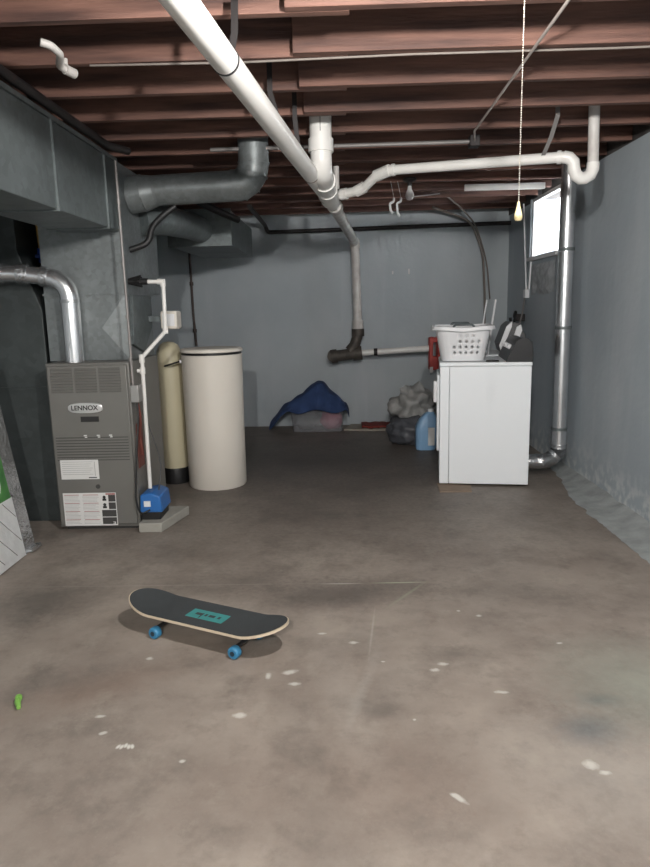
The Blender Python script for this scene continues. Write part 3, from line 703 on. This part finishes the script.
# cast iron wye
ci = thing('cast_iron_wye', 'dark cast iron wye fitting at foot of the white stack on back wall', 'fitting', (.1, 7.4, .9))
g = G().tube([(.19, 7.4, 1.15), (.188, 7.4, 1.04), (.15, 7.4, .93), (.10, 7.4, .87)], [.058, .055, .060, .062], n=20); g.out('neck', 'cast', ci)
G().tube([(.19, 7.4, 1.11), (.19, 7.4, 1.03)], .068, n=20).out('hub', 'cast', ci)
g = G().tube([(-.08, 7.42, .815), (.20, 7.4, .845)], .062, n=20).tube([(.13, 7.4, .838), (.23, 7.4, .848)], .075, n=20).tube([(-.11, 7.42, .81), (-.04, 7.42, .82)], .075, n=20); g.out('barrel', 'cast', ci)
G().tube([(-.09, 7.40, .815), (-.09, 7.71, .815)], .06, n=20).out('wall_branch', 'cast', ci)
hp = thing('wall_drain_pipe', 'white horizontal pipe low on back wall running right from the iron fitting', 'pipe', (.6, 7.4, .86))
G().tube([(.22, 7.4, .848), (.96, 7.34, .885)], .033, n=18).out('tube', 'pvc', hp)
G().tube([(.36, 7.393, .855), (.40, 7.391, .856)], .040, n=18).out('clamp', 'blackiron', hp)

rj = thing('red_holder', 'red plastic holder at end of the low white pipe behind the basket', 'holder', (1.06, 7.3, .7))
g = G(); 
for a in [(.95, .985, .66, 1.0), (1.04, 1.075, .66, 1.0), (.985, 1.04, .95, 1.0), (.985, 1.04, .66, .80)]: g.box(a[0], a[1], 7.28, 7.40, a[2], a[3])
bmesh.ops.remove_doubles(g.bm, verts=g.bm.verts, dist=1e-4); g.out('body', 'redp', rj, bevel=.008)
G().box(.955, .99, 7.27, 7.279, .63, .69).out('tag', 'label', rj)
G().box(1.0, 1.035, 7.39, 7.71, .96, .99).out('bracket', 'blackiron', rj)

# ------------------------------------------------------------------ pipes on ceiling / back wall
tag(G().tube(fillet([(-.80, 6.3, 2.25), (-.80, 7.55, 2.24), (-.78, 7.6, 2.18), (-.76, 7.6, 2.165), (1.86, 7.6, 2.20)], .04), .022, n=12).out('black_wall_pipe', 'blackiron'), 'dark iron pipe running level across the top of the back wall', 'pipe')
tag(G().tube(fillet([(-1.66, 7.66, 2.10), (-1.655, 7.66, 1.3), (-1.64, 7.66, .95)], .05), .014, n=10).tube([(-1.656, 7.66, 1.62), (-1.656, 7.66, 1.66)], .022, n=10).tube([(-1.648, 7.66, 1.1), (-1.648, 7.66, 1.14)], .022, n=10).out('rusty_wall_pipe', 'rust'), 'thin rusty pipe climbing the back wall behind the brine tank', 'pipe')
cg = thing('ceiling_conduit', 'grey conduit clamped under the joists behind the white riser stub', 'pipe', (0, 4.37, 2.3))
G().tube([(-.78, 4.37, 2.308), (.84, 4.35, 2.308)], .012, n=10).out('tube', 'greypipe', cg)
G().box(.80, .86, 4.31, 4.39, 2.275, 2.34).out('junction_box', 'blackiron', cg, bevel=.004)
tag(G().tube([(-1.0, 2.94, 2.325), (-.4, 2.945, 2.32), (.3, 2.93, 2.325), (1.1, 2.92, 2.32), (1.75, 2.92, 2.325)], .0045, n=8).out('stapled_cable', 'cable'), 'thin dark cable stapled across the joist bottoms near the camera', 'cable')
tag(G().tube([(.80, 1.9, 2.322), (.775, 2.45, 2.318), (.79, 4.13, 2.316), (.83, 4.33, 2.306)], .006, n=8).out('diagonal_wire', 'wire'), 'pale wire running diagonally under the joists at upper right', 'wire')
tag(G().tube(fillet([(.98, 7.3, 2.34), (1.2, 7.5, 2.30), (1.42, 7.52, 2.22), (1.56, 7.56, 1.9), (1.60, 7.60, 1.4), (1.60, 7.6, .95)], .15), .013, n=8).out('drop_cable', 'cable'), 'grey brown cable drooping down the back wall to the washer', 'cable')
tag(G().tube(fillet([(1.02, 6.6, 2.335), (1.25, 7.2, 2.32), (1.47, 7.5, 2.18), (1.60, 7.54, 1.8), (1.65, 7.58, 1.4)], .15), .008, n=8).out('thin_drop_cable', 'cable'), 'thinner cable bundled beside the drooping grey cable on the back wall', 'cable')
# metal hanger straps
def strap(label, pts, m='blackiron'):
    g = G()
    w = .012
    R = [[(p[0]-w, p[1], p[2]), (p[0]+w, p[1], p[2]), (p[0]+w, p[1]+.003, p[2]), (p[0]-w, p[1]+.003, p[2])] for p in pts]
    return tag(g.rings(R).out('pipe_strap', m), label, 'strap', 'metal straps hanging by the overhead pipes')
strap('dark metal strap hanging beside the near end of the overhead pipe', [(-.335, 2.47, 2.36), (-.338, 2.46, 2.25), (-.362, 2.46, 2.15)])
strap('dark metal strap hanging left of the overhead pipe, second from camera', [(-.30, 3.28, 2.50), (-.30, 3.27, 2.30), (-.262, 3.26, 2.17)])
strap('dark strap hanging just left of the white riser stub', [(-.215, 3.70, 2.50), (-.215, 3.69, 2.3), (-.20, 3.69, 2.13)])
b_ = strap('bent galvanised strap hanging over the laundry pipe near the U-trap', [(1.195, 3.92, 2.40), (1.195, 3.91, 2.33), (1.185, 3.98, 2.24), (1.17, 4.07, 2.16)], 'greypipe')
# pale plumbing lump
g = G().tube(fillet([(-1.065, 2.62, 2.30), (-1.035, 2.64, 2.295), (-1.03, 2.71, 2.29), (-1.095, 2.86, 2.30), (-1.075, 2.92, 2.295)], .02, 4), .014, n=12)
g.tube([(-1.085, 2.90, 2.30), (-1.085, 2.90, 2.34)], .010, n=10).tube([(-1.085, 2.89, 2.298), (-1.065, 2.94, 2.295)], .019, n=12)
tag(g.out('pale_fitting', 'pvcold'), 'small pale bent fitting under the joists at upper left', 'fitting')

# unlit bulb at the back, hooks
ub = thing('unlit_bulb_fixture', 'unlit bulb in a dark socket on the far joists above the back wall', 'light', (.57, 5.62, 2.2))
G().lathe([(.05, 2.335), (.055, 2.32), (.03, 2.305), (.018, 2.30), (.018, 2.275)], (.57, 5.62, 0), n=20).out('socket', 'blackiron', ub)
G().lathe([(.014, 2.275), (.018, 2.25), (.034, 2.215), (.036, 2.195), (.022, 2.17), (.001, 2.165)], (.57, 5.62, 0), n=20).out('bulb', 'bulbg', ub)
G().tube([(.60, 5.6, 2.19), (.80, 5.55, 2.20)], .004, n=6).out('side_wire', 'whitep', ub)
for lbl, x, ln in (('left one of two small white hooks dangling by the unlit bulb', .415, .08), ('right one of two small white hooks dangling by the unlit bulb, the larger', .47, .11)):
    G_ = (x+.02, 5.5, 2.17); g = G().tube([(x+.015, 5.35+.41-.01, 2.335), G_], .002, n=6).tube(fillet([G_, (x+.02, 5.5, 2.14), (x-.012, 5.5, 2.13), (x-.006, 5.5, 2.13-ln*.7), (x+.012, 5.5, 2.125-ln*.85)], .015, 4), .009, n=8)
    tag(g.out('hanging_hook', 'whitep'), lbl, 'hook', 'white hooks by the unlit bulb')
for lbl, x, z, h in (('small white mark on the back wall left of its larger twin', .592, 1.71, .035), ('larger of two small white marks on the back wall, the right one', .772, 1.718, .06)):  # two small flat white marks set on the back wall
    tag(G().box(x-.009, x+.009, 7.692, 7.70, z-h/2, z+h/2).out('wall_mark', 'label', bevel=.002), lbl, 'tag', 'white marks on the back wall')

# ------------------------------------------------------------------ items along the back wall
tub = thing('storage_tub', 'clear plastic storage tub of clothes under the blue cloth', 'tub', (-.27, 7.42, 0))
g = G(); rg = []
for z, e in ((.004, 0), (.26, .025)): rg.append([(*rrect(-.27, 7.43, .27+e, .17+e, .04, i/40), z) for i in range(40)])
g.rings(rg, cap=False); f = g.bm.faces.new([v for v in list(g.bm.verts)[:40]]); g.out('tub_shell', 'tub', tub, solid=.004)
g = G(); g.rings([[(*rrect(-.27, 7.43, .295+e, .195+e, .05, i/40), z) for i in range(40)] for z, e in ((.255, 0), (.255, .015), (.268, .015), (.268, 0), (.255, 0))], cap=False); g.out('rim', 'whitep', tub)
def blob(c, r, seed, amp=.25, sub=3, freq=2.2):
    g = G(); bmesh.ops.create_icosphere(g.bm, subdivisions=sub, radius=1)
    for v in g.bm.verts:
        n_ = v.co.normalized(); k = 1+amp*noise.noise(n_*freq+V((seed, 0, 0)))+amp*.4*noise.noise(n_*freq*3+V((0, seed, 0)))
        q = V((n_.x*r[0], n_.y*r[1], n_.z*r[2]))*k+V(c)
        q.z = max(q.z, c[2]-r[2]*.8); v.co = q
    return g
tag(blob((-.12, 7.38, .125), (.12, .12, .13), 3).out('pink_garment', 'pink', smooth=60), 'pink garment showing through right half of the storage tub', 'clothing')
tag(blob((-.39, 7.38, .12), (.13, .12, .13), 8).out('grey_garment', 'greyf', smooth=60), 'grey garment bunched in the left half of the storage tub', 'clothing')
# blue cloth
g = G(); nx_, ny_ = 40, 18; gr = []
prof = [(-.80, .10), (-.74, .15), (-.66, .26), (-.55, .33), (-.42, .41), (-.34, .49), (-.27, .54), (-.20, .53), (-.14, .44), (-.04, .36), (.05, .26), (.08, .20)]
def pz(x):
    for (a, b), (c1, d1) in zip(prof, prof[1:]):
        if x <= c1: return b+(d1-b)*(x-a)/(c1-a)
    return prof[-1][1]
for j in range(ny_+1):
    row = []
    for i in range(nx_+1):
        x = -.80+.88*i/nx_; v = j/ny_
        yy = 7.17+.49*v
        z = pz(x)+.03*noise.noise(V((x*9, v*5, 0)))
        front = max(0, (.28-v)/.28)
        hang = .17 if -.55 < x < -.02 else .06
        tgt = .235+.02*math.sin(x*17) if -.60 < x < .06 else z-hang
        z += front**1.3*(min(tgt, z)-z); yy += .02*front+.015*math.sin(x*30)*front
        z -= max(0, v-.8)*.3
        if -.60 < x < .06: z = max(z, .272 if yy > 7.225 else .15+.05*math.sin(x*14+1))
        row.append(g.bm.verts.new((x, yy, max(z, .02))))
    gr.append(row)
for j in range(ny_):
    for i in range(nx_): g.bm.faces.new([gr[j][i], gr[j][i+1], gr[j+1][i+1], gr[j+1][i]])
tag(g.out('blue_cloth', 'cloth', solid=.008, smooth=60, subsurf=1), 'navy blue cloth heaped over the storage tub against the back wall', 'cloth')
tag(blob((-.27, 7.42, .37), (.17, .12, .10), 5).out('bundled_clothes', 'greyf', smooth=60), 'bundle of clothes filling the tub beneath the navy cloth', 'clothing')
# mat
g = G().prism([(.02, 7.33), (.30, 7.26), (.64, 7.27), (.66, 7.62), (.10, 7.66)], .0, .018, 'z'); tag(g.out('flattened_carton', 'palec', bevel=.004), 'pale flattened carton on the floor by the back wall', 'cardboard')
g = G(); gr = []
for j in range(9):
    gr.append([g.bm.verts.new((.22+.42*i/16, 7.32+.30*j/8, .036+.016*noise.noise(V((i*.4, j*.5, 0))))) for i in range(17)])
for j in range(8):
    for i in range(16): g.bm.faces.new([gr[j][i], gr[j][i+1], gr[j+1][i+1], gr[j+1][i]])
tag(g.out('red_mat', 'redc', solid=.02, smooth=60), 'dark red mat lying on the pale carton by the back wall', 'mat')
# bags
tag(blob((.70, 6.62, .36), (.20, .16, .20), 11, .45, 4).out('grey_plastic_bag', 'bag', smooth=70), 'crumpled light grey plastic bag on top of dark bag left of dryer', 'bag', 'plastic bags left of the dryer')
tag(blob((.68, 6.56, .135), (.23, .20, .165), 14, .25, 4).out('dark_plastic_bag', 'bagd', smooth=70), 'dark grey plastic bag on the floor beneath the lighter bag', 'bag', 'plastic bags left of the dryer')
dj = thing('detergent_pack', 'pale blue detergent pack standing on the floor left of the dryer', 'bottle', (.81, 6.26, 0))
g = G(); rg = []
for z, hx, hy, ox in ((0.002, .085, .06, 0), (.02, .095, .068, 0), (.22, .098, .07, .005), (.29, .08, .06, .02), (.345, .05, .04, .04), (.36, .03, .03, .045)):
    rg.append([(*rrect(.785+ox, 6.26, hx, hy, min(hx, hy)*.6, i/32), z) for i in range(32)])
g.rings(rg); g.out('body', 'jug', dj, smooth=60)
G().lathe([(.026, .355), (.027, .385), (.001, .388)], (.832, 6.26, 0), n=18).out('cap', 'whitep', dj)
G().box(.80, .862, 6.183, 6.19, .05, .22).out('label_panel', 'label', dj, bevel=.002)

# ------------------------------------------------------------------ skateboard
sk = thing('skateboard', 'skateboard with dark grip tape and teal print on the concrete floor', 'skateboard', (-.575, 2.572, 0), math.radians(-25.5))
Ld, Wd, th = .765, .205, .011
def outline(s):       # half width at s in [-1,1]
    a = abs(s)
    return Wd/2*(1 if a < .62 else math.sqrt(max(0, 1-((a-.62)/.38)**2.3)))
def dz(s):
    a = abs(s); x = max(0, a-.60)
    return .098+(.042*(x/.40)**1.35)
NS, NW = 60, 12
def deck(g, top, bottom, m, shrink=1, sides=True):
    T_, B__ = [], []
    for i in range(NS+1):
        s = -math.cos(PI*i/NS); s = s*.9995; hw = max(outline(s)*shrink, .004)
        x = s*Ld/2*shrink
        T_.append([(x, hw*(2*j/NW-1), dz(s)+top+.006*(abs(2*j/NW-1)*hw/(Wd/2))**2) for j in range(NW+1)])
        B__.append([(x, hw*(2*j/NW-1), dz(s)+bottom+.006*(abs(2*j/NW-1)*hw/(Wd/2))**2) for j in range(NW+1)])
    rg = [t+b[::-1] for t, b in zip(T_, B__)]
    g.rings(rg, m); return g
deck(G(), 0, -th, None).out('deck', 'maple', sk, smooth=40)
deck(G(), .0015, 0, None, .985).out('grip_tape', 'grip', sk, smooth=40)
g = G().box(-.08, .10, -.036, .036, .0995, .1008, 'teal')
g.out('printed_panel', 'teal', sk)
g = G()
for i, (x, w_) in enumerate(((-.05, .03), (-.005, .012), (.015, .03), (.06, .012))):
    g.box(x, x+w_, -.008, .010, .1006, .1013)
g.box(-.02, -.014, -.03, .012, .1006, .1013)
g.out('printed_mark', 'grip', sk)
for sxn in (-1, 1):
    x = sxn*.198
    g = G().box(x-.04, x+.04, -.028, .028, .076, .088).prism([(x-.02, .078), (x+.02, .078), (x+.012, .045), (x-.012, .045)], -.02, .02)
    g.tube([(x, -.072, .040), (x, .072, .040)], .009, n=12)
    tr = g.out('truck', 'truck', sk, bevel=.002)
    for sy in (-1, 1):
        G().lathe([(.006, -.017), (.020, -.017), (.0247, -.012), (.025, 0), (.0247, .012), (.020, .017), (.006, .017)], (x, sy*.088, .025), axis='y', n=28).out('wheel', 'wheel', sk)
        g = G().lathe([(.001, -.019), (.010, -.019), (.010, .019), (.001, .019)], (x, sy*.088, .025), axis='y', n=16)
        g.out('bearing', 'wheelc', sk)
    for bx_, by_ in ((-.025, -.02), (.025, -.02), (-.025, .02), (.025, .02)): pass

# bit of green plastic
g = G().tube([(-1.150, 2.12, .012), (-1.143, 2.098, .013), (-1.125, 2.068, .010)], [.009, .011, .007], n=10)
g.tube([(-1.153, 2.128, .014), (-1.148, 2.116, .013)], .012, n=10)
tag(g.out('green_stub', 'grn', smooth=60), 'little bright green plastic stub on the floor at far left', 'toy')

# ------------------------------------------------------------------ lamps
LX, LY = .36, 1.40
lf = thing('ceiling_lamp', 'pull chain ceiling lamp whose bead chain hangs at upper right', 'light', (LX, LY, 2.33))
G().box(LX-.06, LX+.06, LY-.2, LY+.24, 2.30, 2.33).out('mounting_board', 'joist', lf)
G().lathe([(.055, 2.30), (.055, 2.285), (.035, 2.265), (.024, 2.25), (.024, 2.225)], (LX, LY, 0), n=28).out('socket', 'porc', lf)
def bulb(parent, x, y, z, e):
    m = bpy.data.materials.new('lit_bulb_glass'); m.use_nodes = True; nt = m.node_tree
    nt.nodes.clear(); em = nt.nodes.new('ShaderNodeEmission'); em.inputs[0].default_value = BULB_COL; em.inputs[1].default_value = e
    o_ = nt.nodes.new('ShaderNodeOutputMaterial'); nt.links.new(em.outputs[0], o_.inputs[0]); M['lit%s' % y] = m
    return G().lathe([(.013, z+.01), (.016, z-.02), (.029, z-.055), (.031, z-.075), (.022, z-.098), (.001, z-.106)], (x, y, 0), n=24).out('bulb', 'lit%s' % y, parent)
BULB_COL = (1, .97, .93, 1)
bulb(lf, LX, LY, 2.215, 2300)
g = G(); ch = []
x1, y1 = LX, LY-.0; z = 2.255
cx_, cy_ = LX+.010, LY+.05
g.tube([(LX, LY+.02, 2.25), (cx_, cy_, 2.25)], .004, n=8)
k = 0
while z > 1.533:
    bmesh.ops.create_icosphere(g.bm, subdivisions=1, radius=.0017, matrix=Matrix.Translation((cx_, cy_, z))); z -= .0046; k += 1
g.tube([(cx_, cy_, 2.25), (cx_, cy_, 1.53)], .0006, n=5)
g.out('bead_chain', 'brass', lf)
G().lathe([(.0022, 1.537), (.003, 1.53), (.0075, 1.512), (.0085, 1.506), (.006, 1.500), (.001, 1.499)], (cx_, cy_, 0), n=18).out('pull_knob', 'bell', lf)
l2 = thing('added_rear_lamp', 'added unseen bare bulb behind the camera that brightens the room', 'light', (-.2, -1.3, 2.33))  # unseen extra lamp, added to brighten the dryer and back wall
G().box(-.26, -.14, -1.45, -1.15, 2.30, 2.33).out('mounting_board', 'joist', l2)
G().lathe([(.055, 2.30), (.055, 2.285), (.035, 2.265), (.024, 2.25), (.024, 2.225)], (-.2, -1.3, 0), n=28).out('socket', 'porc', l2)
bulb(l2, -.2, -1.3, 2.215, 3700)

# ------------------------------------------------------------------ sky outside
w = bpy.data.worlds.new('overcast_sky'); bpy.context.scene.world = w; w.use_nodes = True
bg = w.node_tree.nodes['Background']; bg.inputs[0].default_value = (.93, .97, 1, 1); bg.inputs[1].default_value = 12

# ------------------------------------------------------------------ camera
pi_, ya, ro = map(math.radians, (10.5, 1.5, 1.3))
Fv = V((-math.sin(ya)*math.cos(pi_), math.cos(ya)*math.cos(pi_), -math.sin(pi_)))
Rv = V((math.cos(ya), math.sin(ya), 0)); Uv = Rv.cross(Fv)
R2 = Rv*math.cos(ro)-Uv*math.sin(ro); U2 = Uv*math.cos(ro)+Rv*math.sin(ro)
cam = bpy.data.cameras.new('camera'); co = bpy.data.objects.new('camera', cam); C.objects.link(co)
co.matrix_world = Matrix(((R2.x, U2.x, -Fv.x, 0), (R2.y, U2.y, -Fv.y, 0), (R2.z, U2.z, -Fv.z, 1.33), (0, 0, 0, 1)))
cam.sensor_fit = 'VERTICAL'; cam.sensor_height = 24; cam.lens = 24*672/867; cam.clip_start = .02
sc = bpy.context.scene; sc.camera = co
sc.view_settings.view_transform = 'Standard'; sc.view_settings.look = 'None'; sc.view_settings.gamma = 1; sc.view_settings.use_curve_mapping = False
sc.view_settings.exposure = .5
